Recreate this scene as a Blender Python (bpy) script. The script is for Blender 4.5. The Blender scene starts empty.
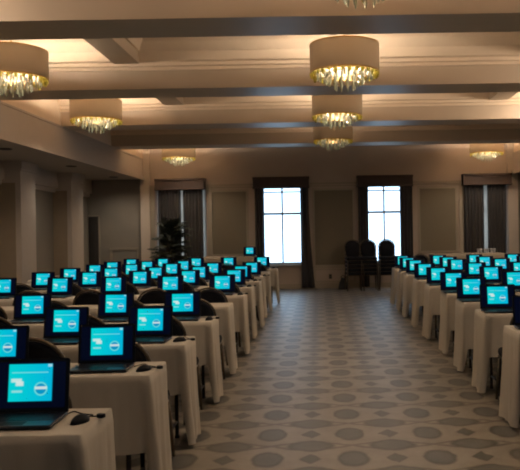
import bpy, math, random
from mathutils import Vector, Matrix
R = math.radians
S = bpy.context.scene
C = S.collection
random.seed(7)

# ------------------------------------------------------------------ materials
def mat(name, col, rough=0.7, metal=0.0, spec=0.5, bump=0.0, bscale=60.0, var=0.0, vscale=6.0, emit=None, estr=0.0):
    m = bpy.data.materials.new(name); m.use_nodes = True
    nt = m.node_tree; b = nt.nodes['Principled BSDF']
    b.inputs['Base Color'].default_value = (*col, 1)
    b.inputs['Roughness'].default_value = rough
    b.inputs['Metallic'].default_value = metal
    b.inputs['Specular IOR Level'].default_value = spec
    tc = nt.nodes.new('ShaderNodeTexCoord')
    if var:
        n = nt.nodes.new('ShaderNodeTexNoise'); n.inputs['Scale'].default_value = vscale
        n.inputs['Detail'].default_value = 4
        nt.links.new(tc.outputs['Object'], n.inputs['Vector'])
        mx = nt.nodes.new('ShaderNodeMix'); mx.data_type = 'RGBA'
        nt.links.new(n.outputs['Fac'], mx.inputs['Factor'])
        mx.inputs['A'].default_value = (*[c*(1-var) for c in col], 1)
        mx.inputs['B'].default_value = (*[min(1, c*(1+var)) for c in col], 1)
        nt.links.new(mx.outputs['Result'], b.inputs['Base Color'])
    if bump:
        n2 = nt.nodes.new('ShaderNodeTexNoise'); n2.inputs['Scale'].default_value = bscale
        nt.links.new(tc.outputs['Object'], n2.inputs['Vector'])
        bp = nt.nodes.new('ShaderNodeBump'); bp.inputs['Strength'].default_value = bump
        bp.inputs['Distance'].default_value = 0.01
        nt.links.new(n2.outputs['Fac'], bp.inputs['Height'])
        nt.links.new(bp.outputs['Normal'], b.inputs['Normal'])
    if emit:
        b.inputs['Emission Color'].default_value = (*emit, 1)
        b.inputs['Emission Strength'].default_value = estr
    return m

class N:
    """tiny math-node builder"""
    def __init__(s, m): s.nt = m.node_tree
    def v(s, op, a, b=None, c=None):
        n = s.nt.nodes.new('ShaderNodeMath'); n.operation = op
        for i, x in enumerate((a, b, c)):
            if x is None: continue
            if isinstance(x, (int, float)): n.inputs[i].default_value = x
            else: s.nt.links.new(x, n.inputs[i])
        return n.outputs[0]
    def mix(s, f, a, b):
        n = s.nt.nodes.new('ShaderNodeMix'); n.data_type = 'RGBA'
        for k, x in (('Factor', f), ('A', a), ('B', b)):
            if isinstance(x, (int, float)): n.inputs[k].default_value = x
            elif isinstance(x, tuple): n.inputs[k].default_value = (*x, 1)
            else: s.nt.links.new(x, n.inputs[k])
        return n.outputs['Result']
    def step(s, val, edge, soft):    # 1 where val < edge, soft border
        n = s.nt.nodes.new('ShaderNodeMapRange'); n.interpolation_type = 'SMOOTHSTEP'
        s.nt.links.new(val, n.inputs['Value'])
        n.inputs['From Min'].default_value = edge - soft; n.inputs['From Max'].default_value = edge + soft
        n.inputs['To Min'].default_value = 1; n.inputs['To Max'].default_value = 0
        return n.outputs['Result']

def carpet():
    m = mat('patterned_carpet', (.3, .26, .2), rough=0.42, spec=0.45)
    nt = m.node_tree; b = nt.nodes['Principled BSDF']; k = N(m)
    tc = nt.nodes.new('ShaderNodeTexCoord')
    nz = nt.nodes.new('ShaderNodeTexNoise'); nz.inputs['Scale'].default_value = 11; nz.inputs['Detail'].default_value = 5
    nt.links.new(tc.outputs['Object'], nz.inputs['Vector'])
    sp = nt.nodes.new('ShaderNodeSeparateXYZ'); nt.links.new(tc.outputs['Object'], sp.inputs[0])
    w = k.v('MULTIPLY', k.v('SUBTRACT', nz.outputs['Fac'], .5), .05)
    P = .586; Q = .57
    def cell(c, off, per):   # signed distance in metres to the nearest lattice point
        t = k.v('DIVIDE', k.v('ADD', k.v('SUBTRACT', c, off), w), per)
        return k.v('MULTIPLY', k.v('SUBTRACT', k.v('FRACT', k.v('ADD', t, .5)), .5), per)
    ax = k.v('ABSOLUTE', cell(sp.outputs[0], -.37, P)); ay = k.v('ABSOLUTE', cell(sp.outputs[1], 4.74, Q))
    bx = k.v('ABSOLUTE', cell(sp.outputs[0], -.37+P/2, P)); by = k.v('ABSOLUTE', cell(sp.outputs[1], 4.74+Q/2, Q))
    def ell(x, y, rx, ry, p=2.0):
        return k.v('POWER', k.v('ADD', k.v('POWER', k.v('DIVIDE', x, rx), p), k.v('POWER', k.v('DIVIDE', y, ry), p)), 1/p)
    A = ell(ax, ay, .105, .155); D = ell(bx, ay, .075, .10, 1.0); B = ell(bx, by, .165, .125, 1.6)
    # curved links running from the wide lozenges past each crossing
    l1 = k.v('ABSOLUTE', k.v('SUBTRACT', k.v('MULTIPLY', ax, .42), by))
    l1 = k.v('ADD', l1, k.v('MULTIPLY', k.v('MAXIMUM', k.v('SUBTRACT', ax, .16), 0), .6))
    col = (.185, .162, .128)
    c = k.mix(k.v('MULTIPLY', k.step(l1, .016, .013), .9), col, (.070, .057, .044))
    for Z, fill, edge in ((B, (.086, .079, .066), (.052, .043, .034)), (A, (.076, .074, .067), (.046, .039, .032)), (D, (.068, .062, .053), (.055, .046, .037))):
        c = k.mix(k.step(Z, 1.04, .14), c, edge)
        c = k.mix(k.step(Z, .8, .16), c, fill)
    n2 = nt.nodes.new('ShaderNodeTexNoise'); n2.inputs['Scale'].default_value = 5; n2.inputs['Detail'].default_value = 9; n2.inputs['Roughness'].default_value = .7
    nt.links.new(tc.outputs['Object'], n2.inputs['Vector'])
    hs = nt.nodes.new('ShaderNodeHueSaturation'); nt.links.new(c, hs.inputs['Color'])
    nt.links.new(k.v('ADD', k.v('MULTIPLY', n2.outputs['Fac'], 1.0), .47), hs.inputs['Value'])
    nt.links.new(hs.outputs[0], b.inputs['Base Color'])
    n3 = nt.nodes.new('ShaderNodeTexNoise'); n3.inputs['Scale'].default_value = 320
    nt.links.new(tc.outputs['Object'], n3.inputs['Vector'])
    bp = nt.nodes.new('ShaderNodeBump'); bp.inputs['Strength'].default_value = .25; bp.inputs['Distance'].default_value = .004
    nt.links.new(n3.outputs['Fac'], bp.inputs['Height']); nt.links.new(bp.outputs[0], b.inputs['Normal'])
    return m

def screen_mat():
    m = mat('lit_laptop_screen', (.002, .002, .004), rough=.35, spec=.04)
    nt = m.node_tree; b = nt.nodes['Principled BSDF']; k = N(m)
    uv = nt.nodes.new('ShaderNodeUVMap'); sp = nt.nodes.new('ShaderNodeSeparateXYZ'); nt.links.new(uv.outputs[0], sp.inputs[0])
    U, V = sp.outputs[0], sp.outputs[1]
    def rect(cu, cv, hu, hv, s=.006):
        return k.v('MULTIPLY', k.step(k.v('ABSOLUTE', k.v('SUBTRACT', U, cu)), hu, s), k.step(k.v('ABSOLUTE', k.v('SUBTRACT', V, cv)), hv, s))
    page = k.mix(k.v('MULTIPLY', U, 1.0), (.0, .78, .70), (.0, .44, .80))
    c = page
    c = k.mix(k.v('MULTIPLY', rect(.49, .77, .26, .012, .01), .5), c, (.35, .9, .85))
    c = k.mix(rect(.775, .92, .03, .03, .01), c, (.35, .75, .9))
    c = k.mix(k.v('MULTIPLY', rect(.30, .60, .075, .04, .015), .8), c, (.75, .92, .85))
    c = k.mix(k.v('MULTIPLY', rect(.345, .53, .055, .05, .015), .85), c, (.8, .9, .85))
    c = k.mix(k.v('MULTIPLY', rect(.31, .36, .075, .022, .015), .6), c, (.55, .9, .85))
    du = k.v('MULTIPLY', k.v('SUBTRACT', U, .65), 1.56); dv = k.v('SUBTRACT', V, .41)
    rr = k.v('SQRT', k.v('ADD', k.v('MULTIPLY', du, du), k.v('MULTIPLY', dv, dv)))
    c = k.mix(k.v('MULTIPLY', k.step(rr, .15, .01), .6), c, (.25, .85, .75))
    c = k.mix(k.step(rr, .115, .01), c, (.0, .33, .62))
    c = k.mix(k.v('MULTIPLY', rect(.65, .43, .085, .03, .012), .85), c, (.8, .9, .85))
    e = k.mix(rect(.5, .55, .31, .405, .012), (.0006, .002, .010), c)
    nt.links.new(e, b.inputs['Emission Color']); b.inputs['Emission Strength'].default_value = 0.88
    return m

def drum_mat():
    m = bpy.data.materials.new('drum_fabric'); m.use_nodes = True; nt = m.node_tree; nt.nodes.clear()
    o = nt.nodes.new('ShaderNodeOutputMaterial'); d = nt.nodes.new('ShaderNodeBsdfDiffuse'); t = nt.nodes.new('ShaderNodeBsdfTranslucent')
    w = nt.nodes.new('ShaderNodeTexWave'); w.inputs['Scale'].default_value = 90; tc = nt.nodes.new('ShaderNodeTexCoord')
    nt.links.new(tc.outputs['Object'], w.inputs['Vector'])
    k = N(m); c = k.mix(k.v('MULTIPLY', w.outputs['Fac'], .3), (.50, .42, .33), (.45, .38, .29))
    nt.links.new(c, d.inputs[0]); t.inputs[0].default_value = (.5, .42, .3, 1)
    mx = nt.nodes.new('ShaderNodeMixShader'); mx.inputs[0].default_value = .16
    nt.links.new(d.outputs[0], mx.inputs[1]); nt.links.new(t.outputs[0], mx.inputs[2]); nt.links.new(mx.outputs[0], o.inputs[0])
    return m

def crystal_mat(name, col, tr):
    m = bpy.data.materials.new(name); m.use_nodes = True; nt = m.node_tree; nt.nodes.clear()
    o = nt.nodes.new('ShaderNodeOutputMaterial')
    g = nt.nodes.new('ShaderNodeBsdfGlossy'); g.inputs['Roughness'].default_value = .12; g.inputs[0].default_value = (*col, 1)
    t = nt.nodes.new('ShaderNodeBsdfTranslucent'); t.inputs[0].default_value = (*col, 1)
    p = nt.nodes.new('ShaderNodeBsdfTransparent'); p.inputs[0].default_value = (*[min(1, c*.5+.5) for c in col], 1)
    a = nt.nodes.new('ShaderNodeMixShader'); a.inputs[0].default_value = .5
    b = nt.nodes.new('ShaderNodeMixShader'); b.inputs[0].default_value = tr
    nt.links.new(g.outputs[0], a.inputs[1]); nt.links.new(t.outputs[0], a.inputs[2])
    nt.links.new(a.outputs[0], b.inputs[1]); nt.links.new(p.outputs[0], b.inputs[2]); nt.links.new(b.outputs[0], o.inputs[0])
    return m

def glass_mat():
    m = bpy.data.materials.new('window_glass'); m.use_nodes = True; nt = m.node_tree; nt.nodes.clear()
    o = nt.nodes.new('ShaderNodeOutputMaterial')
    g = nt.nodes.new('ShaderNodeBsdfGlossy'); g.inputs['Roughness'].default_value = .02
    p = nt.nodes.new('ShaderNodeBsdfTransparent'); p.inputs[0].default_value = (.93, .97, 1, 1)
    a = nt.nodes.new('ShaderNodeMixShader'); a.inputs[0].default_value = .05
    nt.links.new(p.outputs[0], a.inputs[1]); nt.links.new(g.outputs[0], a.inputs[2]); nt.links.new(a.outputs[0], o.inputs[0])
    return m

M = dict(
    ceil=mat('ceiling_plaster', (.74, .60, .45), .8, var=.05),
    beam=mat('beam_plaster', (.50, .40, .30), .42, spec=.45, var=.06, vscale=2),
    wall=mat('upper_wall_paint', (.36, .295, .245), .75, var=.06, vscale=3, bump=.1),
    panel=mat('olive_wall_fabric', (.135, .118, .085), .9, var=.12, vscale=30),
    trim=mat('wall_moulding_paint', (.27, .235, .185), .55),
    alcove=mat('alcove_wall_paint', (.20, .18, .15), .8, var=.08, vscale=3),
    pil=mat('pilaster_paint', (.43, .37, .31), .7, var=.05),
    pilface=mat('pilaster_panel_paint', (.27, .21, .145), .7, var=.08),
    carpet=carpet(),
    cloth=mat('ivory_tablecloth', (.375, .34, .285), .85, bump=.15, bscale=200, var=.05, vscale=5),
    black=mat('black_laptop_plastic', (.003, .004, .007), .5, spec=.12),
    deck=mat('laptop_deck', (.007, .008, .013), .3, spec=.4),
    keys=mat('laptop_keys', (.006, .006, .008), .35),
    screen=screen_mat(),
    metal=mat('chair_frame_metal', (.085, .068, .048), .42, metal=.7),
    fabric=mat('black_chair_fabric', (.004, .005, .009), .85, spec=.2, bump=.15, bscale=150),
    tleg=mat('table_leg_metal', (.03, .028, .026), .5, metal=.5),
    ttop=mat('table_board', (.2, .15, .1), .6),
    curtain=mat('dark_brown_curtain', (.024, .023, .024), .85, var=.2, vscale=20),
    valance=mat('valance_fabric', (.034, .021, .017), .85, var=.15, vscale=20),
    frame=mat('window_frame_paint', (.42, .45, .5), .5),
    glass=glass_mat(),
    drum=drum_mat(),
    gold=crystal_mat('gold_crystal', (.62, .54, .13), .25),
    clear=crystal_mat('clear_crystal', (.55, .56, .45), .4),
    brass=mat('brass', (.5, .34, .14), .3, metal=1),
    bulb=mat('bulb_glass', (.9, .8, .6), .3, emit=(1, .72, .38), estr=5),
    leaf=mat('palm_leaf', (.012, .020, .010), .6, var=.3, vscale=15),
    pot=mat('dark_planter', (.03, .026, .022), .5),
    stem=mat('palm_stem', (.05, .04, .025), .8),
    buffet=mat('tan_buffet_cloth', (.28, .235, .175), .85, var=.05),
    bag=mat('black_bag_fabric', (.01, .01, .011), .8),
    plate=mat('outlet_plate', (.05, .045, .04), .5),
    door=mat('dark_door', (.02, .017, .015), .6),
    tglass=crystal_mat('tumbler_glass', (.9, .92, .95), .35),
    red=mat('red_cup_plastic', (.45, .05, .02), .5),
)

# ------------------------------------------------------------------ mesh builder
class MB:
    def __init__(s): s.v = []; s.f = []; s.mi = []; s.sm = []
    def add(s, vs, fs, mi=0, sm=False):
        o = len(s.v); s.v += [tuple(p) for p in vs]
        for f in fs: s.f.append([i+o for i in f]); s.mi.append(mi); s.sm.append(sm)
        return s
    def box(s, x0, x1, y0, y1, z0, z1, mi=0):
        vs = [(x, y, z) for z in (z0, z1) for y in (y0, y1) for x in (x0, x1)]
        return s.add(vs, [(0, 2, 3, 1), (4, 5, 7, 6), (0, 1, 5, 4), (2, 6, 7, 3), (0, 4, 6, 2), (1, 3, 7, 5)], mi)
    def rbox(s, x0, x1, y0, y1, z0, z1, r=.01, mi=0, n=3):
        # box with rounded vertical corners and chamfered top and bottom
        def ring(i, z):
            out = []
            for (cx, cy, a0) in ((x1-r, y1-r, 0), (x0+r, y1-r, 90), (x0+r, y0+r, 180), (x1-r, y0+r, 270)):
                for q in range(n+1):
                    a = R(a0+90*q/n); out.append((cx+(r-i)*math.cos(a), cy+(r-i)*math.sin(a), z))
            return out
        c = min(r, (z1-z0)*.45)
        rings = [ring(c*.7, z0), ring(c*.2, z0+c*.25), ring(0, z0+c), ring(0, z1-c), ring(c*.2, z1-c*.25), ring(c*.7, z1)]
        return s.loft(rings, True, True, mi, True)
    def loft(s, rings, cap0=True, cap1=True, mi=0, sm=True, closed=True):
        n = len(rings[0]); vs = [p for r in rings for p in r]; fs = []
        for j in range(len(rings)-1):
            for i in range(n if closed else n-1):
                a = j*n+i; b = j*n+(i+1) % n
                fs.append((a, b, b+n, a+n))
        s.add(vs, fs, mi, sm)
        o = len(s.v)-len(vs)
        if cap0: s.f.append([o+i for i in range(n)][::-1]); s.mi.append(mi); s.sm.append(False)
        if cap1: s.f.append([o+(len(rings)-1)*n+i for i in range(n)]); s.mi.append(mi); s.sm.append(False)
        return s
    def tube(s, pts, r, n=8, mi=0, r2=None):
        pts = [Vector(p) for p in pts]; rings = []
        up = None
        for i, p in enumerate(pts):
            d = (pts[min(i+1, len(pts)-1)]-pts[max(i-1, 0)]).normalized()
            if up is None: up = d.orthogonal().normalized()
            up = (up-d*up.dot(d)).normalized(); w = d.cross(up)
            rr = r if r2 is None else r+(r2-r)*i/(len(pts)-1)
            rings.append([p+(up*math.cos(2*math.pi*q/n)+w*math.sin(2*math.pi*q/n))*rr for q in range(n)])
        return s.loft(rings, True, True, mi)
    def lathe(s, prof, n=32, c=(0, 0), mi=0, cap0=False, cap1=False):
        rings = [[(c[0]+r*math.cos(2*math.pi*q/n), c[1]+r*math.sin(2*math.pi*q/n), z) for q in range(n)] for r, z in prof]
        return s.loft(rings, cap0, cap1, mi)
    def prism_x(s, prof, x0, x1, mi=0):     # prof: closed list of (y, z)
        return s.loft([[(x0, y, z) for y, z in prof], [(x1, y, z) for y, z in prof]], True, True, mi, False)
    def prism_y(s, prof, y0, y1, mi=0):     # prof: closed list of (x, z)
        return s.loft([[(x, y0, z) for x, z in prof], [(x, y1, z) for x, z in prof]], True, True, mi, False)
    def mesh(s, name, mats):
        me = bpy.data.meshes.new(name); me.from_pydata(s.v, [], s.f)
        for m in (mats if isinstance(mats, (list, tuple)) else [mats]): me.materials.append(m)
        me.polygons.foreach_set('material_index', s.mi); me.polygons.foreach_set('use_smooth', s.sm)
        import bmesh
        bm = bmesh.new(); bm.from_mesh(me); bmesh.ops.recalc_face_normals(bm, faces=bm.faces); bm.to_mesh(me); bm.free()
        return me
    def build(s, name, mats, parent=None):
        o = bpy.data.objects.new(name, s.mesh(name, mats)); C.objects.link(o)
        if parent: o.parent = parent
        return o

def tag(o, label, cat, group=None, kind=None):
    o['label'] = label; o['category'] = cat
    if group: o['group'] = group
    if kind: o['kind'] = kind
    return o
def thing(name, loc=(0, 0, 0), rz=0):
    o = bpy.data.objects.new(name, None); o.empty_display_size = .1; C.objects.link(o)
    o.location = loc; o.rotation_euler = (0, 0, rz); return o
def struct(o): o['kind'] = 'structure'; return o
def dup(root, loc, rz=0):
    r = root.copy(); C.objects.link(r); r.location = loc; r.rotation_euler = (0, 0, rz)
    for ch in list(root.children):
        c = ch.copy(); C.objects.link(c); c.parent = r
        for g in list(ch.children):
            d = g.copy(); C.objects.link(d); d.parent = c
    return r
ORD = ['first', 'second', 'third', 'fourth', 'fifth', 'sixth', 'seventh', 'eighth', 'ninth', 'tenth', 'eleventh']

# ------------------------------------------------------------------ dimensions (metres; aisle runs along +Y, camera above the origin)
D = 18.6            # back wall
Y0 = -3.4           # wall behind the camera
CZ = 4.2            # ceiling
BZ = 3.5            # underside of the beams
XL, XR = -4.6, 5.2  # bulkhead faces
AL, AR = -6.1, 6.7  # alcove walls
SZ = 2.97           # alcove ceiling

# floor, ceiling, side walls
struct(MB().box(AL-.2, AR+.2, Y0-.2, D+.2, -.12, 0).build('floor', M['carpet']))
struct(MB().box(XL-.1, XR+.1, Y0-.2, D+.2, CZ, CZ+.12).build('ceiling', M['ceil']))
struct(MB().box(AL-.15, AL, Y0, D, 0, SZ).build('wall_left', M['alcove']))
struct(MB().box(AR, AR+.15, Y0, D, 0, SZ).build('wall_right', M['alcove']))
struct(MB().box(AL-.15, AR+.15, Y0-.15, Y0, 0, CZ).build('wall_rear', M['wall']))

# bulkheads over the side aisles
def bulkhead(name, x_in, x_out, sgn):
    m = MB().box(min(x_in, x_out), max(x_in, x_out), Y0, D, SZ, BZ)
    m.box(min(x_in, x_out), max(x_in, x_out), Y0, D, BZ, CZ+.1, 1)
    # mouldings on the face: lip at the bottom, picture ledge under the beams
    for z0, z1, p in ((SZ-.03, SZ+.05, .05), (SZ+.05, SZ+.075, .025), (BZ-.03, BZ+.005, .014)):
        a, b = sorted((x_in-sgn*.02, x_in+sgn*p)); m.box(a, b, Y0, D, z0, z1)
    return struct(m.build(name, [M['pil'], M['ceil']]))
bulkhead('trim_1', XL, AL-.15, 1)
bulkhead('trim_2', XR, AR+.15, -1)

# ------------------------------------------------------------------ back wall with four window openings
WX = [(-4.27, -2.97), (-1.47, -.42), (1.30, 2.24), (3.92, 5.02)]
WZ0, WZ1 = .64, 2.86
bw = MB()
xs = [AL-.15] + [x for w in WX for x in w] + [AR+.15]
for i in range(0, len(xs), 2): bw.box(xs[i], xs[i+1], D, D+.22, 0, CZ)
for a, b in WX: bw.box(a, b, D, D+.22, 0, WZ0); bw.box(a, b, D, D+.22, WZ1, CZ)
struct(bw.build('wall_back', M['wall']))
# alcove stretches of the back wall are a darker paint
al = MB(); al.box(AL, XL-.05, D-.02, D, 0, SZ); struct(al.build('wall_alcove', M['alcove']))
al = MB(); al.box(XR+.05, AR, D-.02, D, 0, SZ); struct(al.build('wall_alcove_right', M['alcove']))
# end pilasters of the bulkheads
struct(MB().box(XL-.08, XL+.16, D-.10, D, 0, CZ).build('trim_3', M['pil']))
struct(MB().box(XR-.16, XR+.10, D-.10, D, 0, CZ).build('trim_4', M['pil']))

# recessed panels: olive fabric + raised moulding frame
def wpanel(n, x0, x1, z0, z1, m_in=M['panel'], y=D):
    if m_in: struct(MB().box(x0, x1, y-.006, y, z0, z1).build('wall_panel_%d' % n, m_in))
    t = MB()
    for w, p, o in ((.035, .022, 0), (.018, .012, .045)):
        a, b, c, d = x0-o, x1+o, z0-o, z1+o
        t.box(a-w, b+w, y-p, y, d, d+w); t.box(a-w, b+w, y-p, y, c-w, c); t.box(a-w, a, y-p, y, c, d); t.box(b, b+w, y-p, y, c, d)
    struct(t.build('trim_%d' % (n+10), M['trim']))
wpanel(1, -2.82, -1.90, .95, 2.60)
wpanel(2, -.08, .93, .62, 2.60)
wpanel(3, 2.72, 3.66, .95, 2.60)
wpanel(4, -5.47, -4.81, .25, 1.10, None, D-.02)
wpanel(6, -.08, .93, .20, .48, None)
# picture rail and chair rail, plain window surrounds
pr = MB()
for i in range(0, len(xs), 2):
    a, b = max(xs[i], XL+.16), min(xs[i+1], XR-.16)
    pr.box(a, b, D-.03, D, 2.76, 2.81); pr.box(a, b, D-.018, D, 2.70, 2.735); pr.box(a, b, D-.03, D, .54, .585)
for a, b in WX:
    for u, v in ((a-.17, a-.05), (b+.05, b+.17)): pr.box(u, v, D-.035, D, .1, 2.76)
struct(pr.build('trim_5', M['trim']))
cr = MB()
cr.prism_x([(D, CZ), (D-.3, CZ), (D-.3, CZ-.05), (D-.22, CZ-.08), (D-.10, CZ-.22), (D-.06, CZ-.34), (D-.04, CZ-.36), (D, CZ-.36)], XL, XR)
struct(cr.build('trim_6', M['ceil']))
bb = MB(); bb.box(XL, XR, D-.022, D, 0, .13); bb.box(AL, XL, D-.042, D-.02, 0, .13); struct(bb.build('baseboard_back', M['trim']))
struct(MB().box(AL, AL+.02, Y0, D-.05, 0, .13).build('baseboard_left', M['trim']))

# dark doorway in the alcove end wall
dr = thing('door_1', (-5.95, D-.02, 0)); struct(dr)
MB().rbox(-.13, .13, -.04, 0, 0, 2.0, .008).build('door_leaf', M['door'], dr)
df = MB(); df.box(-.15, -.13, -.03, 0, 0, 2.03); df.box(.13, .17, -.03, 0, 0, 2.03); df.box(-.15, .17, -.03, 0, 2.0, 2.04)
df.build('door_frame', M['trim'], dr)

# pilasters along the left alcove wall, with lintel between
for i, (a, b) in enumerate(((13.4, 14.1), (16.15, 16.95), (10.6, 11.3))):
    m = MB(); x1 = -5.68
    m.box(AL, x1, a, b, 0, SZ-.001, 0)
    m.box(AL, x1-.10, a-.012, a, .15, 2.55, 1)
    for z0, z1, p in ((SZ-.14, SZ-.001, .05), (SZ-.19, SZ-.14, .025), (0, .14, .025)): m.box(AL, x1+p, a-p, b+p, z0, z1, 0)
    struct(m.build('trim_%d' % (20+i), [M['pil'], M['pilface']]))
m = MB(); m.box(AL, AL+.12, Y0, D-.02, 2.62, SZ); m.box(AL, AL+.06, Y0, D-.02, 2.52, 2.62); struct(m.build('trim_7', M['pil']))

# recessed downlights in the alcove ceiling
for k, y in enumerate((11.5, 14.6, 17.6)):
    t = thing('recessed_downlight', (-5.12, y, SZ))
    MB().lathe([(.11, 0), (.115, -.012), (.085, -.014), (.08, -.004), (.11, 0)], 28).build('trim_ring', M['plate'], t)
    MB().lathe([(.08, -.006), (.05, -.003), (.001, -.003)], 28, cap1=True).build('baffle', M['tleg'], t)
    tag(t, 'dark recessed downlight in the left side-aisle ceiling, %s' % ['nearest the camera', 'between the two pilasters', 'closest to the end wall'][k], 'light', 'recessed ceiling lights in the side aisle')
    l = bpy.data.lights.new('downlight_beam', 'SPOT'); l.energy = 42; l.color = (1, .86, .7); l.spot_size = R(150); l.spot_blend = .9; l.shadow_soft_size = .06
    o = bpy.data.objects.new('downlight_beam', l); C.objects.link(o); o.location = (-5.12, y, SZ-.03)
# ------------------------------------------------------------------ beams and ribs
beams = [(-2.9, -2.3), (.18, .78), (3.28, 3.90), (6.38, 7.0), (9.49, 10.13), (12.62, 13.22), (15.7, 16.32)]
def crown(sgn, y):  # cove profile on one side of a beam
    o = [(0, CZ), (.46, CZ), (.46, CZ-.04), (.40, CZ-.05), (.38, CZ-.085), (.27, CZ-.13), (.15, CZ-.23), (.10, CZ-.34), (.06, CZ-.355), (.06, CZ-.40), (.03, CZ-.41), (.03, CZ-.45), (0, CZ-.45)]
    return [(y+sgn*a, z) for a, z in o]
for i, (a, b) in enumerate(beams):
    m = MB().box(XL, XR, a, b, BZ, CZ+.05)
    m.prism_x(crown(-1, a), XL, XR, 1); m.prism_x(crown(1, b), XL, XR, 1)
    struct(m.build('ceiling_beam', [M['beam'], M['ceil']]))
RB = 3.83
for i in range(len(beams)):
    a = beams[i][1]; b = beams[i+1][0] if i+1 < len(beams) else D
    for x0, x1 in ((-2.71, -2.37), (3.10, 3.44)):
        m = MB().box(x0, x1, a, b, RB, CZ+.05)
        for sg, x in ((-1, x0), (1, x1)):
            m.prism_y([(x, CZ), (x+sg*.22, CZ), (x+sg*.22, CZ-.03), (x+sg*.16, CZ-.06), (x+sg*.07, CZ-.16), (x+sg*.03, CZ-.22), (x, CZ-.22)], a, b, 1)
        struct(m.build('ceiling_rib', [M['beam'], M['ceil']]))

# ------------------------------------------------------------------ windows
for i, (a, b) in enumerate(WX):
    w = thing('window_%d' % (i+1), ((a+b)/2, D+.1, WZ0)); struct(w)
    hw = (b-a)/2; H = WZ1-WZ0
    f = MB()
    f.box(-hw, -hw+.045, -.03, .04, 0, H); f.box(hw-.045, hw, -.03, .04, 0, H); f.box(-hw, hw, -.03, .04, 0, .06); f.box(-hw, hw, -.03, .04, H-.05, H)
    f.box(-hw, hw, -.04, .03, 1.33, 1.39)                 # meeting rail
    f.box(-.022, .022, -.02, .02, 0, H); f.box(-hw, hw, -.02, .02, 1.92, 1.955)
    f.build('window_frame', M['frame'], w)
    MB().box(-hw+.03, hw-.03, -.003, .003, .03, H-.03).build('window_pane', M['glass'], w)
    MB().rbox(-hw-.05, hw+.05, -.19, -.03, -.035, 0, .008).build('window_sill', M['trim'], w)

def curtain(x0, x1, flare, label, seed, z0=.03):
    rnd = random.Random(seed); w = x1-x0; n = max(24, int(w/.012)); y = D-.14; ph = rnd.uniform(0, 6)
    nf = max(2, round(w/.085)); rings = []
    for j in range(13):
        t = j/12; z = 2.82-(2.82-z0)*t; row = []; back = []
        for q in range(n+1):
            u = q/n; x = x0+u*w+flare*t*t*(u if flare > 0 else 1-u)
            yy = y+.032*math.sin(u*nf*2*math.pi+ph+.5*math.sin(3*t+ph))*(0.7+.3*t)+.008*math.sin(u*17+t*4)
            row.append((x, yy, z)); back.append((x, yy+.006, z))
        rings.append(row+back[::-1])
    o = MB().loft(rings, True, True).build('curtain', M['curtain'])
    tag(o, label, 'curtain', 'long dark curtains on the back wall')
sheer = bpy.data.materials.new('sheer_voile'); sheer.use_nodes = True; nt = sheer.node_tree; nt.nodes.clear()
_o = nt.nodes.new('ShaderNodeOutputMaterial'); _a = nt.nodes.new('ShaderNodeBsdfTranslucent'); _b = nt.nodes.new('ShaderNodeBsdfDiffuse'); _m = nt.nodes.new('ShaderNodeMixShader')
_a.inputs[0].default_value = (.62, .55, .48, 1); _b.inputs[0].default_value = (.3, .3, .3, 1)
_m.inputs[0].default_value = .2; nt.links.new(_a.outputs[0], _m.inputs[1]); nt.links.new(_b.outputs[0], _m.inputs[2]); nt.links.new(_m.outputs[0], _o.inputs[0])
for a, b, lb in ((-4.26, -2.98, 'leftmost window behind the palm'), (3.93, 5.01, 'rightmost window above the tumblers')):
    rings = []; n = 90
    for z in (2.84, .66): rings.append([(a+(b-a)*q/n, D+.02+.012*math.sin(q*.9), z) for q in range(n+1)]+[(a+(b-a)*q/n, D+.022+.012*math.sin(q*.9), z) for q in range(n, -1, -1)])
    tag(MB().loft(rings).build('sheer_curtain', sheer), 'pale sheer curtain glimpsed between the dark curtains of the '+lb, 'curtain', 'sheer curtains')
names = ['leftmost window behind the palm', 'bright window left of centre', 'bright window right of centre', 'rightmost window']
VX = [(-4.28, -2.95), (-1.70, -.21), (1.04, 2.52), (3.83, 5.12)]
curtain(-4.21, -3.61, 0, 'dark closed curtain, left half, at the leftmost window behind the palm', 1)
curtain(-3.545, -3.02, 0, 'dark closed curtain, right half, at the leftmost window beside the palm', 2)
curtain(-1.66, -1.42, 0, 'dark drawn-back curtain at left side of bright window left of centre', 3)
curtain(-.45, -.24, .14, 'dark curtain flaring at the hem, right side of bright window left of centre', 4)
curtain(1.07, 1.34, 0, 'dark drawn-back curtain at left side of window above stacked chairs', 5)
curtain(2.18, 2.50, 0, 'dark drawn-back curtain at right side of window above stacked chairs', 6)
curtain(3.87, 4.39, 0, 'dark closed curtain, left half, at the rightmost window', 7)
curtain(4.485, 4.98, 0, 'dark closed curtain, right half, at the rightmost window', 8)
for (a, b), nm in zip(VX, names):
    m = MB(); y0 = D-.24
    m.rbox(a, b, y0, D-.001, 2.90, 2.965, .008); m.box(a+.01, b-.01, y0+.01, D-.001, 2.70, 2.90); m.rbox(a, b, y0, D-.001, 2.665, 2.70, .006)
    tag(m.build('valance', M['valance']), 'straight dark brown box valance above the ' + nm, 'valance', 'box valances on the back wall')

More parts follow.
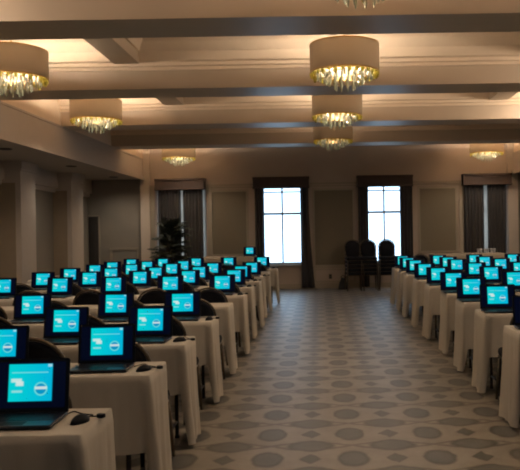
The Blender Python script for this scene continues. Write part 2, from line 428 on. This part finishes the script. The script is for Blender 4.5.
# ------------------------------------------------------------------ chandeliers
def chandelier():
    t = thing('drum_chandelier')          # origin: bottom of the drum, on its axis
    r, h = .41, .33; n = 48
    m = MB(); m.lathe([(r, 0), (r, h), (r-.006, h), (r-.006, 0), (r, 0)], n); m.build('drum_shade', M['drum'], t)
    m = MB()
    for z in (.004, h-.004): m.lathe([(r+.003, z-.008), (r+.003, z+.008), (r-.012, z+.008), (r-.012, z-.008), (r+.003, z-.008)], n)
    for a in range(3):
        c, s_ = math.cos(R(120*a)), math.sin(R(120*a)); m.tube([(0, 0, h-.01), (r*c, r*s_, h-.01)], .005, 6)
    for rr in (.33, .20): m.lathe([(rr+.008, .0), (rr+.008, .012), (rr-.008, .012), (rr-.008, 0), (rr+.008, 0)], 32)
    m.tube([(0, 0, .0), (0, 0, h)], .012, 8)
    m.build('metal_frame', M['brass'], t)
    m = MB(); m.tube([(0, 0, h-.01), (0, 0, CZ-3.39-.02)], .008, 8); m.build('rod', M['brass'], t)
    m = MB(); zc = CZ-3.39; m.lathe([(.004, zc-.05), (.05, zc-.045), (.065, zc-.01), (.065, zc)], 24, cap0=True, cap1=True); m.build('ceiling_rose', M['brass'], t)
    for a in range(4):
        m = MB(); m.lathe([(.004, .20), (.018, .195), (.028, .16), (.024, .125), (.012, .10), (.004, .098)], 12, (.17*math.cos(R(45+90*a)), .17*math.sin(R(45+90*a)))); m.build('bulb', M['bulb'], t)
    def strand(L, w):
        m = MB(); z = 0
        k = max(1, round(L/.085)); d = L/k
        for q in range(k):
            top = -q*d; m.lathe([(.001, top), (w*.8, top-d*.18), (w, top-d*.55), (w*.6, top-d*.9), (.001, top-d)], 6)
        for i in range(len(m.sm)): m.sm[i] = False
        return m
    gm = strand(.10, .024).mesh('gold_crystal', M['gold']); gm2 = strand(.075, .022).mesh('gold_crystal', M['gold'])
    c1 = strand(.16, .014).mesh('crystal_strand', M['clear']); c2 = strand(.21, .013).mesh('crystal_strand', M['clear'])
    def put(me, name, rr, a, z):
        o = bpy.data.objects.new(name, me); C.objects.link(o); o.parent = t; o.location = (rr*math.cos(a), rr*math.sin(a), z); o.rotation_euler = (0, 0, a)
    for q in range(30): put(gm if q % 2 else gm2, 'gold_crystal', .385, 2*math.pi*q/30, .035 + .012*math.sin(q*2.3))
    c0_ = strand(.115, .014).mesh('crystal_strand', M['clear'])
    for q in range(26): put(c0_, 'crystal_strand', .32, 2*math.pi*q/26, .03)
    for q in range(18): put(c1, 'crystal_strand', .22, 2*math.pi*q/18, .02)
    for q in range(10): put(c2, 'crystal_strand', .12, 2*math.pi*q/10, .01)
    return t
ch0 = chandelier()
CHX = .345
chs = [(CHX, 8.25, 'largest drum chandelier, over the aisle at top centre', 22),
       (CHX, 5.10, 'drum chandelier cut by the top edge, nearest over the aisle', 24),
       (CHX, 11.4, 'middle drum chandelier of those lined up over the aisle', 22),
       (CHX, 14.5, 'small drum chandelier farthest along the line over the aisle', 7),
       (-3.58, 8.25, 'large drum chandelier at left edge above the side wall ledge', 26),
       (-3.58, 11.4, 'medium drum chandelier at left between the second and third beams', 24),
       (-3.43, 17.4, 'small drum chandelier before the far wall, above the leftmost window', 34),
       (4.22, 17.4, 'small drum chandelier before the far wall, above the rightmost window', 34)]
LK = 5.1
def lamp(x, y, z, e, r=.10, name='chandelier_light'):
    l = bpy.data.lights.new(name, 'POINT'); l.energy = e*LK; l.color = (1, .81, .62); l.shadow_soft_size = r
    o = bpy.data.objects.new(name, l); C.objects.link(o); o.location = (x, y, z)
for i, (x, y, lb, e) in enumerate(chs):
    c = ch0 if i == 0 else dup(ch0, (x, y, 3.39)); c.location = (x, y, 3.39)
    tag(c, lb, 'chandelier', 'drum chandeliers'); lamp(x, y, 3.39+.305, e)
# the same fittings carry on behind and beside the view
for x, y, e in ((CHX, 2.0, 9), (-3.58, 2.0, 6), (4.27, 8.25, 22), (4.27, 11.4, 22), (4.27, 5.1, 12), (-3.58, 5.1, 10)):
    lamp(x, y, 3.68, e)

# ------------------------------------------------------------------ tablecloths and tables
TD = .43
def cloth_mesh(L, seed, aisle_plus):
    """cloth over a table spanning x 0..L, y 0..TD; the aisle end is x=L if aisle_plus else x=0"""
    rnd = random.Random(seed); r = .012
    per = []      # (x, y, nx, ny, side)
    def seg(a, b, n, nx, ny, side):
        for q in range(n): u = q/n; per.append((a[0]+(b[0]-a[0])*u, a[1]+(b[1]-a[1])*u, nx, ny, side, u))
    nL, nD = int(L/.020), 26
    def corner(cx, cy, a0):
        for q in range(4): a = R(a0+90*(q+.5)/4); per.append((cx+r*math.cos(a), cy+r*math.sin(a), math.cos(a), math.sin(a), 'c', 0))
    seg((r, 0), (L-r, 0), nL, 0, -1, 'n'); corner(L-r, r, 270)
    seg((L, r), (L, TD-r), nD, 1, 0, 'e'); corner(L-r, TD-r, 0)
    seg((L-r, TD), (r, TD), nL, 0, 1, 'f'); corner(r, TD-r, 90)
    seg((0, TD-r), (0, r), nD, -1, 0, 'w'); corner(r, r, 180)
    p1, p2, p3 = [rnd.uniform(0, 6.28) for _ in range(3)]
    hem_side = rnd.uniform(.27, .36); rings = []; nr = 12
    sd = 0; acc = []; prev = None
    for p in per:
        if prev: sd += math.hypot(p[0]-prev[0], p[1]-prev[1])
        acc.append(sd); prev = p
    for j in range(-1, nr+1):
        row = []
        for i, (x, y, nx, ny, side, u) in enumerate(per):
            s_ = acc[i]
            dc = min(math.hypot(x-cx, y-cy) for cx in (0, L) for cy in (0, TD))
            end = side in 'ew' or side == 'c'
            k = math.exp(-(dc/.06)**2)
            ek = 1.0 if end else math.exp(-(dc/.035)**4)
            hem = hem_side*(1-ek)+.025*ek
            if side == 'n': hem += .05*math.sin(s_*3.1+p1)*(1-ek)
            inner = (side == 'w' and aisle_plus) or (side == 'e' and not aisle_plus)
            if j < 0: row.append((x-nx*.012, y-ny*.012, .757)); continue
            t = j/nr
            out = .004+.006*t
            fold = math.sin(s_*2*math.pi/.21+p1)*.3+math.sin(s_*2*math.pi/.115+p2)*.45+math.sin(s_*2*math.pi/.065+p3)*.25
            amp = (.017 if not end else .019)*(.3 if inner else 1)
            out += t**.8*amp*(fold+.6)
            if not inner: out += k*t*t*.022*(1.0 if (x > L/2) == aisle_plus else .3)
            z = .754-t*(.754-hem)
            kn = math.exp(-((math.hypot(x-(L if aisle_plus else 0), y)/.12)**2))
            y2 = y+ny*out+kn*t*.13*(1 if not inner else 0)
            if j == 0: out = 0; 
            row.append((x+nx*out, y2 if j else y, z))
        rings.append(row)
    m = MB().loft(rings, True, False)
    me = m.mesh('tablecloth', M['cloth'])
    return me
def table_proto(L):
    t = thing('folding_table')
    MB().rbox(.015, L-.015, .012, TD-.012, .72, .748, .01).build('tabletop', M['ttop'], t)
    for x in (.14, L-.14):
        for y in (.06, TD-.06): MB().tube([(x, y, .012), (x, y, .72)], .014, 8).build('leg', M['tleg'], t)
        m = MB(); m.tube([(x, .06, .12), (x, TD-.06, .12)], .011, 6); m.tube([(x, .06, .62), (x, TD-.06, .62)], .011, 6)
        for y in (.06, TD-.06): m.tube([(x, y, 0), (x, y, .015)], .018, 8)
        for y in (.06, TD-.06): m.tube([(x, y, .115), (x, y, .63)], .0145, 8)
        m.build('cross_bar', M['tleg'], t)
    return t
LL, LR = 2.02, 2.13
left_rows = [2.76, 3.89, 4.92, 6.15, 7.38, 8.60, 9.85, 10.95, 12.15, 13.30, 14.60]
right_rows = [5.22, 6.36, 7.35, 8.39, 9.53, 10.68, 11.97, 12.95, 13.93]
protoL, protoR = table_proto(LL), table_proto(LR); used = set()
clL = [cloth_mesh(LL, s_, True) for s_ in (11, 12, 13, 14)]; clR = [cloth_mesh(LR, s_, False) for s_ in (21, 22, 23, 24)]
def place_table(side, row, y, x0, aisle, k):
    pr_ = protoL if side == 'left' else protoR
    if side in used: t = dup(pr_, (x0, y, 0))
    else: used.add(side); t = pr_; t.location = (x0, y, 0)
    which = 'aisle-end' if aisle else 'wall-side'
    tag(t, 'folding table under the cloth, %s one in %s row %s of the aisle' % (which, ORD[row], side), 'table', 'folding tables %s of the aisle' % side)
    ms = clL if side == 'left' else clR
    c = bpy.data.objects.new('tablecloth', ms[k % 4]); C.objects.link(c); c.location = (x0, y, 0)
    tag(c, 'ivory cloth draped over the %s table in the %s row %s of the aisle' % (which, ORD[row], side), 'tablecloth', 'ivory tablecloths %s of the aisle' % side)
jx = [0, .0, .0, .0, -.01, .02, .0, .02, -.02, .0, .08]
for i, y in enumerate(left_rows):
    place_table('left', i, y, -.95-LL+jx[i], True, i)
    if i >= 1: place_table('left', i, y, -.95-2*LL-.05+min(0, jx[i]), False, i+2)
for i, y in enumerate(right_rows):
    dx = [-.02, 0, .01, .03, 0, -.01, 0, .0, .0][i]
    place_table('right', i, y, 1.505+dx, True, i)
    if i >= 3: place_table('right', i, y, 1.505+LR+.05+max(dx, 0), False, i+1)

# ------------------------------------------------------------------ laptops
def laptop():
    t = thing('laptop'); W, Dp = .335, .225
    b = MB().rbox(-W/2, W/2, 0, Dp, .003, .019, .010).build('base', M['deck'], t)
    k = MB()
    for r_ in range(5):
        for q in range(14):
            x = -W/2+.025+q*.0205; y = Dp-.045-r_*.0195
            k.box(x, x+.0175, y-.0165, y, .019, .0208)
    k.build('keyboard', M['keys'], b)
    MB().rbox(-.05, .05, .012, .07, .0188, .0196, .004).build('touchpad', M['black'], b)
    f = MB()
    for x in (-W/2+.02, W/2-.02):
        for y in (.02, Dp-.02): f.box(x-.012, x+.012, y-.006, y+.006, 0, .004)
    f.build('rubber_foot', M['keys'], b)
    tilt = R(9); H = .232
    lid = MB()
    # thin slab with rounded top corners built in lid space then tilted about the hinge
    rr = .012; out = []
    for cx, cz, a0 in ((W/2-rr, H-rr, 0), (-W/2+rr, H-rr, 90), (-W/2+.004, .004, 180), (W/2-.004, .004, 270)):
        rad = rr if cz > .1 else .004
        for q in range(4): a = R(a0+30*q); out.append((cx+rad*math.cos(a), cz+rad*math.sin(a)))
    def T(x, y, z): return (x, Dp-.004+y*math.cos(tilt)+z*math.sin(tilt), .017+z*math.cos(tilt)-y*math.sin(tilt))
    lid.loft([[T(x, 0, z) for x, z in out], [T(x, .007, z) for x, z in out]], True, True, 0, False)
    L = lid.build('lid', M['black'], t)
    # screen panel with UVs
    sw, z0, z1 = .152, .020, .217
    me = bpy.data.meshes.new('screen'); me.from_pydata([T(-sw, -.0012, z0), T(sw, -.0012, z0), T(sw, -.0012, z1), T(-sw, -.0012, z1)], [], [(0, 1, 2, 3)])
    uvl = me.uv_layers.new(name='UVMap')
    for li, uv in enumerate(((0, 0), (1, 0), (1, 1), (0, 1))): uvl.data[li].uv = uv
    me.materials.append(M['screen']); so = bpy.data.objects.new('screen', me); C.objects.link(so); so.parent = L
    m = MB(); m.tube([T(-.1, .003, 0), T(.1, .003, 0)], .006, 8); m.build('hinge', M['black'], t)
    return t
def mouse():
    t = thing('computer_mouse'); m = MB(); rings = []
    for q in range(9):
        a = q/8; y = -.05+.10*a; w = .030*math.sqrt(max(0.02, math.sin(math.pi*min(.97, max(.03, a)))))
        h = .034*math.sqrt(max(.03, math.sin(math.pi*min(.95, max(.05, a*.9+.04)))))
        rings.append([(w*math.cos(R(p)), y, max(0, h*math.sin(R(p)))) for p in range(0, 181, 20)])
    m.loft(rings, True, True); m.build('mouse_body', M['black'], t)
    c = MB(); pts = []
    for q in range(15):
        a = q/14; pts.append((-.02-.13*a+.03*math.sin(a*7), .05+.07*math.sin(a*3.1)+.015*math.sin(a*11), .004))
    c.tube(pts, .0025, 6); c.build('mouse_cable', M['black'], t)
    a = MB(); a.rbox(.02, .055, .075, .10, 0, .018, .006); a.tube([(.03, .09, .006), (.0, .075, .006), (-.03, .10, .004)], .003, 6); a.build('cable_adapter', M['black'], t)
    return t
lp0, ms0 = laptop(), mouse(); nl = [0]; nm_ = [0]
X1 = [-1.265, -1.267, -1.27, -1.243, -1.25, -1.235, -1.246, -1.26, -1.205, -1.22, -1.205]
colsL = [-1.25, -1.885, -2.61, -3.31, -3.99]; colsR = [1.685, 2.43, 3.17, 3.92, 4.62]
def where(side, row, col):
    return '%s row %s of the aisle, %s from the aisle' % (ORD[row], side, ('nearest laptop' if col == 0 else ORD[col]))
TZ = .757
rnd = random.Random(5)
def place_laptop(side, row, col, x, y, rz):
    loc = (x, y, TZ+.001)
    if nl[0] == 0: o = lp0; o.location = loc; o.rotation_euler = (0, 0, rz)
    else: o = dup(lp0, loc, rz)
    nl[0] += 1
    pos = 'closest to' if col == 0 else ORD[col]+' from'
    tag(o, 'open black laptop with cyan screen, %s row %s of the aisle, %s the aisle' % (ORD[row], side, pos), 'laptop', 'open laptops on the tables %s of the aisle' % side)
def place_mouse(side, row, col, x, y, rz):
    if nm_[0] == 0: o = ms0; o.location = (x, y, TZ); o.rotation_euler = (0, 0, rz)
    else: o = dup(ms0, (x, y, TZ), rz)
    nm_[0] += 1
    pos = 'closest to' if col == 0 else ORD[col]+' from'
    tag(o, 'small black mouse beside laptop in %s row %s of the aisle, %s the aisle' % (ORD[row], side, pos), 'mouse', 'black mice beside the laptops')
noL = {(9, 0), (9, 1)} | {(4, c) for c in range(5)}
for i, y in enumerate(left_rows):
    for c, x in enumerate(colsL):
        if (i, c) in noL or (i == 0 and c > 0) or (i == 1 and c > 1) or (i == 2 and c > 2) or (i == 3 and c > 3): continue
        xx = (X1[i] if c == 0 else x+rnd.uniform(-.02, .005)-(.03 if (i, c) == (1, 1) else 0)); rz = R(rnd.uniform(-4, 5))
        rk = sum((i, q) not in noL for q in range(c))
        place_laptop('left', i, rk, xx, y+.055+rnd.uniform(0, .02), rz)
        if c == 0 or i < 4: place_mouse('left', i, rk, xx+.25, y+.17+rnd.uniform(-.03, .03), R(rnd.uniform(-50, -20)))
for i, y in enumerate(right_rows):
    for c, x in enumerate(colsR):
        if x/(y+.3)*700+318 > 540: continue
        xx = x+rnd.uniform(-.02, .02); rz = R(rnd.uniform(-6, 3))
        place_laptop('right', i, c, xx, y+.055+rnd.uniform(0, .02), rz)
        if i in (1, 2, 3) and c == 0: place_mouse('right', i, c, xx+.225, y+.16, R(-30))

# ------------------------------------------------------------------ banquet chairs (face +Y)
def chair():
    t = thing('banquet_chair')
    s_ = MB(); s_.rbox(-.205, .205, -.20, .205, .40, .475, .045, n=5); s_.build('seat', M['fabric'], t)
    def yb(z): return -.215-(z-.45)*.13
    def outline(gr=0.0, n=18):
        pts = [(-.150-gr, .53), (-.178-gr, .60), (-.198-gr, .68)]
        for q in range(n+1):
            a = math.pi-math.pi*q/n; pts.append(((.205+gr)*math.cos(a), .715+(.185+gr)*math.sin(a)))
        return pts+[(-x, z) for x, z in pts[2::-1]]
    b = MB(); o = outline(-.012); o2 = outline(-.035)
    def sh(pts, dy): return [(x, yb(z)+dy-.03*(1-(x/.2)**2), z) for x, z in pts]
    b.loft([sh(o2, -.028), sh(o, -.016), sh(o, .016), sh(o2, .034)], True, True); b.build('backrest', M['fabric'], t)
    g = MB(); fr = outline(.004)
    pts = [(-.170, -.205, .42)]+[(x, yb(z)-.01-.028*(1-min(1, (x/.2)**2)), z) for x, z in fr]+[(.170, -.205, .42)]
    g.tube(pts, .012, 8); g.build('back_frame', M['metal'], t)
    f = MB(); f.tube([(-.19, -.19, .395), (-.19, .18, .395), (.19, .18, .395), (.19, -.19, .395), (-.19, -.19, .395)], .011, 6); f.build('seat_frame', M['metal'], t)
    for x in (-1, 1):
        MB().tube([(x*.17, -.205, .42), (x*.185, -.235, .2), (x*.20, -.275, .004)], .0125, 8).build('leg', M['metal'], t)
        MB().tube([(x*.19, .18, .40), (x*.20, .20, .2), (x*.21, .215, .004)], .0125, 8).build('leg', M['metal'], t)
    return t
c0 = chair(); nc = [0]
def place_chair(x, y, rz, label, group, z=0):
    if nc[0] == 0: o = c0; o.location = (x, y, z); o.rotation_euler = (0, 0, rz)
    else: o = dup(c0, (x, y, z), rz)
    nc[0] += 1; tag(o, label, 'chair', group)
for i, y in enumerate(left_rows):
    for c, x in enumerate(colsL):
        if (i == 0 and c > 0) or (i == 1 and c > 1) or (i == 9 and c == 0) or (i == 2 and c > 3): continue
        rk = c-1 if i == 9 else c
        pos = 'closest to' if rk == 0 else ORD[rk]+' from'
        lb = 'round-backed black banquet chair, %s row %s of the aisle, %s the aisle' % (ORD[i], 'left', pos)
        if (i, c) == (1, 0):
            place_chair(-1.385, 3.64, R(-6), lb, 'chairs at the tables left of the aisle'); continue
        place_chair(x+rnd.uniform(-.03, .03)+(.12 if (i, c) == (2, 1) else 0), y-.245+rnd.uniform(-.03, .0), R(rnd.uniform(-5, 5)), lb, 'chairs at the tables left of the aisle')
for i, y in enumerate(right_rows):
    for c, x in enumerate(colsR):
        if x/(y-.3)*700+318 > 550: continue
        pos = 'closest to' if c == 0 else ORD[c]+' from'
        place_chair(x+.12+rnd.uniform(-.03, .03), y-.25+rnd.uniform(-.03, .0), R(rnd.uniform(-5, 5)), 'round-backed black banquet chair, %s row %s of the aisle, %s the aisle' % (ORD[i], 'right', pos), 'chairs at the tables right of the aisle')
# stacks by the back wall, seats towards the camera
for s_, (x, rz, nm) in enumerate(((.90, 186, 'left'), (1.27, 180, 'middle'), (1.74, 178, 'right'))):
    for k in range(5):
        place_chair(x, 17.72-k*.012, R(rz), 'black banquet chair, %s in the %s stack by the far window' % (['lowest', 'second lowest', 'third', 'second highest', 'topmost'][k], nm), 'stacked chairs by the far window', z=k*.095)
place_chair(2.52, 17.3, R(172), 'lone black banquet chair near far wall, right of the stacked chairs', 'chairs near the far wall', z=0)

# ------------------------------------------------------------------ back-wall furniture
def buffet(x0, x1, y0, y1, h, label):
    t = thing('buffet_table', ((x0+x1)/2, (y0+y1)/2, 0)); L = x1-x0; Dp = y1-y0
    MB().rbox(-L/2, L/2, -Dp/2, Dp/2, h-.03, h, .01).build('tabletop', M['ttop'], t)
    for sx in (-1, 1):
        for sy in (-1, 1): MB().tube([(sx*(L/2-.08), sy*(Dp/2-.07), 0), (sx*(L/2-.08), sy*(Dp/2-.07), h-.03)], .018, 8).build('leg', M['tleg'], t)
    rings = []; per = []
    n = 40
    for q in range(n): per.append((-L/2+L*q/n, -Dp/2, 0, -1))
    for q in range(12): per.append((L/2, -Dp/2+Dp*q/12, 1, 0))
    for q in range(n): per.append((L/2-L*q/n, Dp/2, 0, 1))
    for q in range(12): per.append((-L/2, Dp/2-Dp*q/12, -1, 0))
    rings.append([(x*.985, y*.97, h+.004) for x, y, a, b in per])
    for j in range(7):
        u = j/6; rings.append([(x+a*(.004+.018*u*(1+math.sin(i*1.3))), y+b*(.004+.018*u*(1+math.sin(i*1.3))), h-u*(h-.03)) for i, (x, y, a, b) in enumerate(per)])
    o = MB().loft(rings, True, False).build('tablecloth', M['buffet']); o.location = t.location
    tag(t, 'buffet table hidden under tan cloth ' + label, 'table', 'buffet tables at the far wall')
    tag(o, 'tan cloth over the buffet table ' + label, 'tablecloth', 'tan buffet cloths')
buffet(-2.95, -1.62, 17.85, 18.42, .90, 'against far wall, left of the bright window')
buffet(2.90, 4.75, 17.75, 18.40, .88, 'against far wall, below the rightmost window')
l = dup(lp0, (-1.76, 17.9, .906), R(4)); l.scale = (.95, .95, .95)
tag(l, 'small laptop with pale screen alone on the buffet table at the far wall', 'laptop', 'lone laptop at the far wall')
def tumbler():
    m = MB(); m.lathe([(.026, 0), (.036, .12), (.034, .12), (.024, .006), (.001, .006)], 16, cap0=True)
    return m.mesh('glass_tumbler', M['tglass'])
tm = tumbler()
for k in range(6):
    o = bpy.data.objects.new('glass_tumbler', tm); C.objects.link(o); o.location = (4.10+k*.085, 17.95+.05*(k % 2), .886)
    tag(o, 'clear glass tumbler, %s from the left in the row on the far right buffet' % ORD[k], 'glass', 'glass tumblers on the far right buffet')

# potted palm before the leftmost window
t = thing('potted_palm', (-3.72, 17.65, 0))
MB().lathe([(.14, 0), (.20, .38), (.215, .40), (.195, .40), (.18, .36), (.01, .36)], 28, cap0=True).build('planter', M['pot'], t)
m = MB(); rr = random.Random(3)
for k in range(5): a = rr.uniform(0, 6.28); m.tube([(.05*math.cos(a), .05*math.sin(a), .34), (.07*math.cos(a), .07*math.sin(a), .8), (.10*math.cos(a), .10*math.sin(a), 1.1+.1*k)], .016, 6, r2=.008)
m.build('stem', M['stem'], t)
m = MB()
for k in range(105):
    a = rr.uniform(0, 6.28); L = rr.uniform(.35, .68); z0 = rr.uniform(.6, 1.65); el = rr.uniform(.2, 1.25) if z0 > 1.1 else rr.uniform(-.1, .7)
    pts = []
    for q in range(9):
        u = q/8; rad = .04+L*u*math.cos(el)*(1-.1*u); pts.append(Vector((rad*math.cos(a), min(.62, rad*math.sin(a)), z0+L*u*math.sin(el)-.32*u*u*L)))
    m.tube(pts, .006, 5, r2=.002)
    for q in range(1, 9):
        p = pts[q]; d = (pts[q]-pts[q-1]).normalized(); sd = d.cross(Vector((0, 0, 1))).normalized()
        for sg in (-1, 1):
            for off in (0, .5):
                b0 = p-d*off*L/8; l_ = .20*math.sin(math.pi*min(.95, (q-off)/9+.08)); tip = b0+sd*sg*l_*.8+d*l_*.55+Vector((0, 0, -.35*l_)); w_ = d*.016
                mid = b0+(tip-b0)*.5+Vector((0, 0, .015))
                tip.y = min(tip.y, .62)
                m.add([b0-w_*.4, mid-w_, tip, mid+w_, b0+w_*.4, mid+Vector((0, 0, .004))], [(0, 1, 5), (1, 2, 5), (2, 3, 5), (3, 4, 5), (0, 5, 4)])
m.build('foliage', M['leaf'], t)
tag(t, 'dark leafy potted palm standing before the leftmost window', 'plant')

# bag and outlet beside the stacked chairs
t = thing('bag', (.63, 18.2, 0))
rings = []
for q in range(7):
    u = q/6; w = .13*(1-.75*u**2.2); rings.append([(w*math.cos(R(a))*(1+.06*math.sin(a)), .09*(1-.6*u)*math.sin(R(a)), .30*u) for a in range(0, 360, 30)])
MB().loft(rings).build('bag_body', M['bag'], t)
MB().tube([(-.05, 0, .27), (-.04, 0, .34), (.0, 0, .37), (.04, 0, .34), (.05, 0, .27)], .008, 6).build('handle', M['bag'], t)
tag(t, 'slumped black bag on floor left of the stacked chairs', 'bag')
t = thing('wall_outlet', (.31, D, .31)); MB().rbox(-.04, .04, -.008, 0, -.06, .06, .004).build('cover_plate', M['plate'], t)
for z in (-.028, .028): MB().rbox(-.02, .02, -.011, -.007, z-.016, z+.016, .003).build('socket', M['bag'], t)
tag(t, 'dark wall outlet low on far wall between the two bright windows', 'outlet')
# red cup on right tables
t = thing('paper_cup', (2.16, 8.52, TZ)); MB().lathe([(.026, 0), (.037, .10), (.035, .10), (.024, .004), (.001, .004)], 20, cap0=True).build('cup_body', M['red'], t)
MB().lathe([(.036, .096), (.039, .10), (.036, .104), (.033, .10), (.036, .096)], 20).build('rim', M['cloth'], t)
tag(t, 'small red cup on table in the fourth row right of the aisle', 'cup')

# ------------------------------------------------------------------ daylight and camera
# added cool fill lights at the rear wall, which has no windows
for x, e in ((-2.6, 12), (3.2, 12)):
    l = bpy.data.lights.new('rear_fill_light', 'AREA'); l.shape = 'RECTANGLE'; l.size = 2.2; l.size_y = 2.2; l.energy = e; l.color = (.82, .9, 1)
    o = bpy.data.objects.new('rear_fill_light', l); C.objects.link(o); o.location = (x, Y0+.05, 1.7); o.rotation_euler = (R(90), 0, 0)
w = bpy.data.worlds.new('overcast'); S.world = w; w.use_nodes = True
bg = w.node_tree.nodes['Background']; bg.inputs[0].default_value = (.60, .80, 1.0, 1); bg.inputs[1].default_value = 4.0
for i, (a, b) in enumerate(WX):
    l = bpy.data.lights.new('window_portal', 'AREA'); l.shape = 'RECTANGLE'; l.size = b-a; l.size_y = WZ1-WZ0; l.cycles.is_portal = True
    o = bpy.data.objects.new('window_portal', l); C.objects.link(o); o.location = ((a+b)/2, D+.16, (WZ0+WZ1)/2); o.rotation_euler = (R(-90), 0, 0)

cam = bpy.data.cameras.new('camera'); co = bpy.data.objects.new('camera', cam); C.objects.link(co); S.camera = co
cam.sensor_width = 36; cam.sensor_fit = 'HORIZONTAL'; cam.lens = 36*700/520
cam.shift_x = -58/520; cam.shift_y = -5/520; cam.clip_start = .05; cam.clip_end = 200
# aisle is dead ahead; the camera is rolled about one degree
roll = .0165
co.matrix_world = Matrix.Translation((0, 0, 1.55)) @ Matrix.Rotation(R(90), 4, 'X') @ Matrix.Rotation(-roll, 4, 'Z')

S.view_settings.view_transform = 'Standard'; S.view_settings.look = 'None'
S.view_settings.exposure = 0.0; S.view_settings.gamma = 1.0; S.view_settings.use_curve_mapping = False
S.cycles.use_denoising = True; S.cycles.filter_width = 2.0
S.cycles.max_bounces = 8; S.cycles.diffuse_bounces = 4; S.cycles.glossy_bounces = 3; S.cycles.transparent_max_bounces = 12
S.cycles.sample_clamp_indirect = 4; S.cycles.caustics_reflective = False; S.cycles.caustics_refractive = False
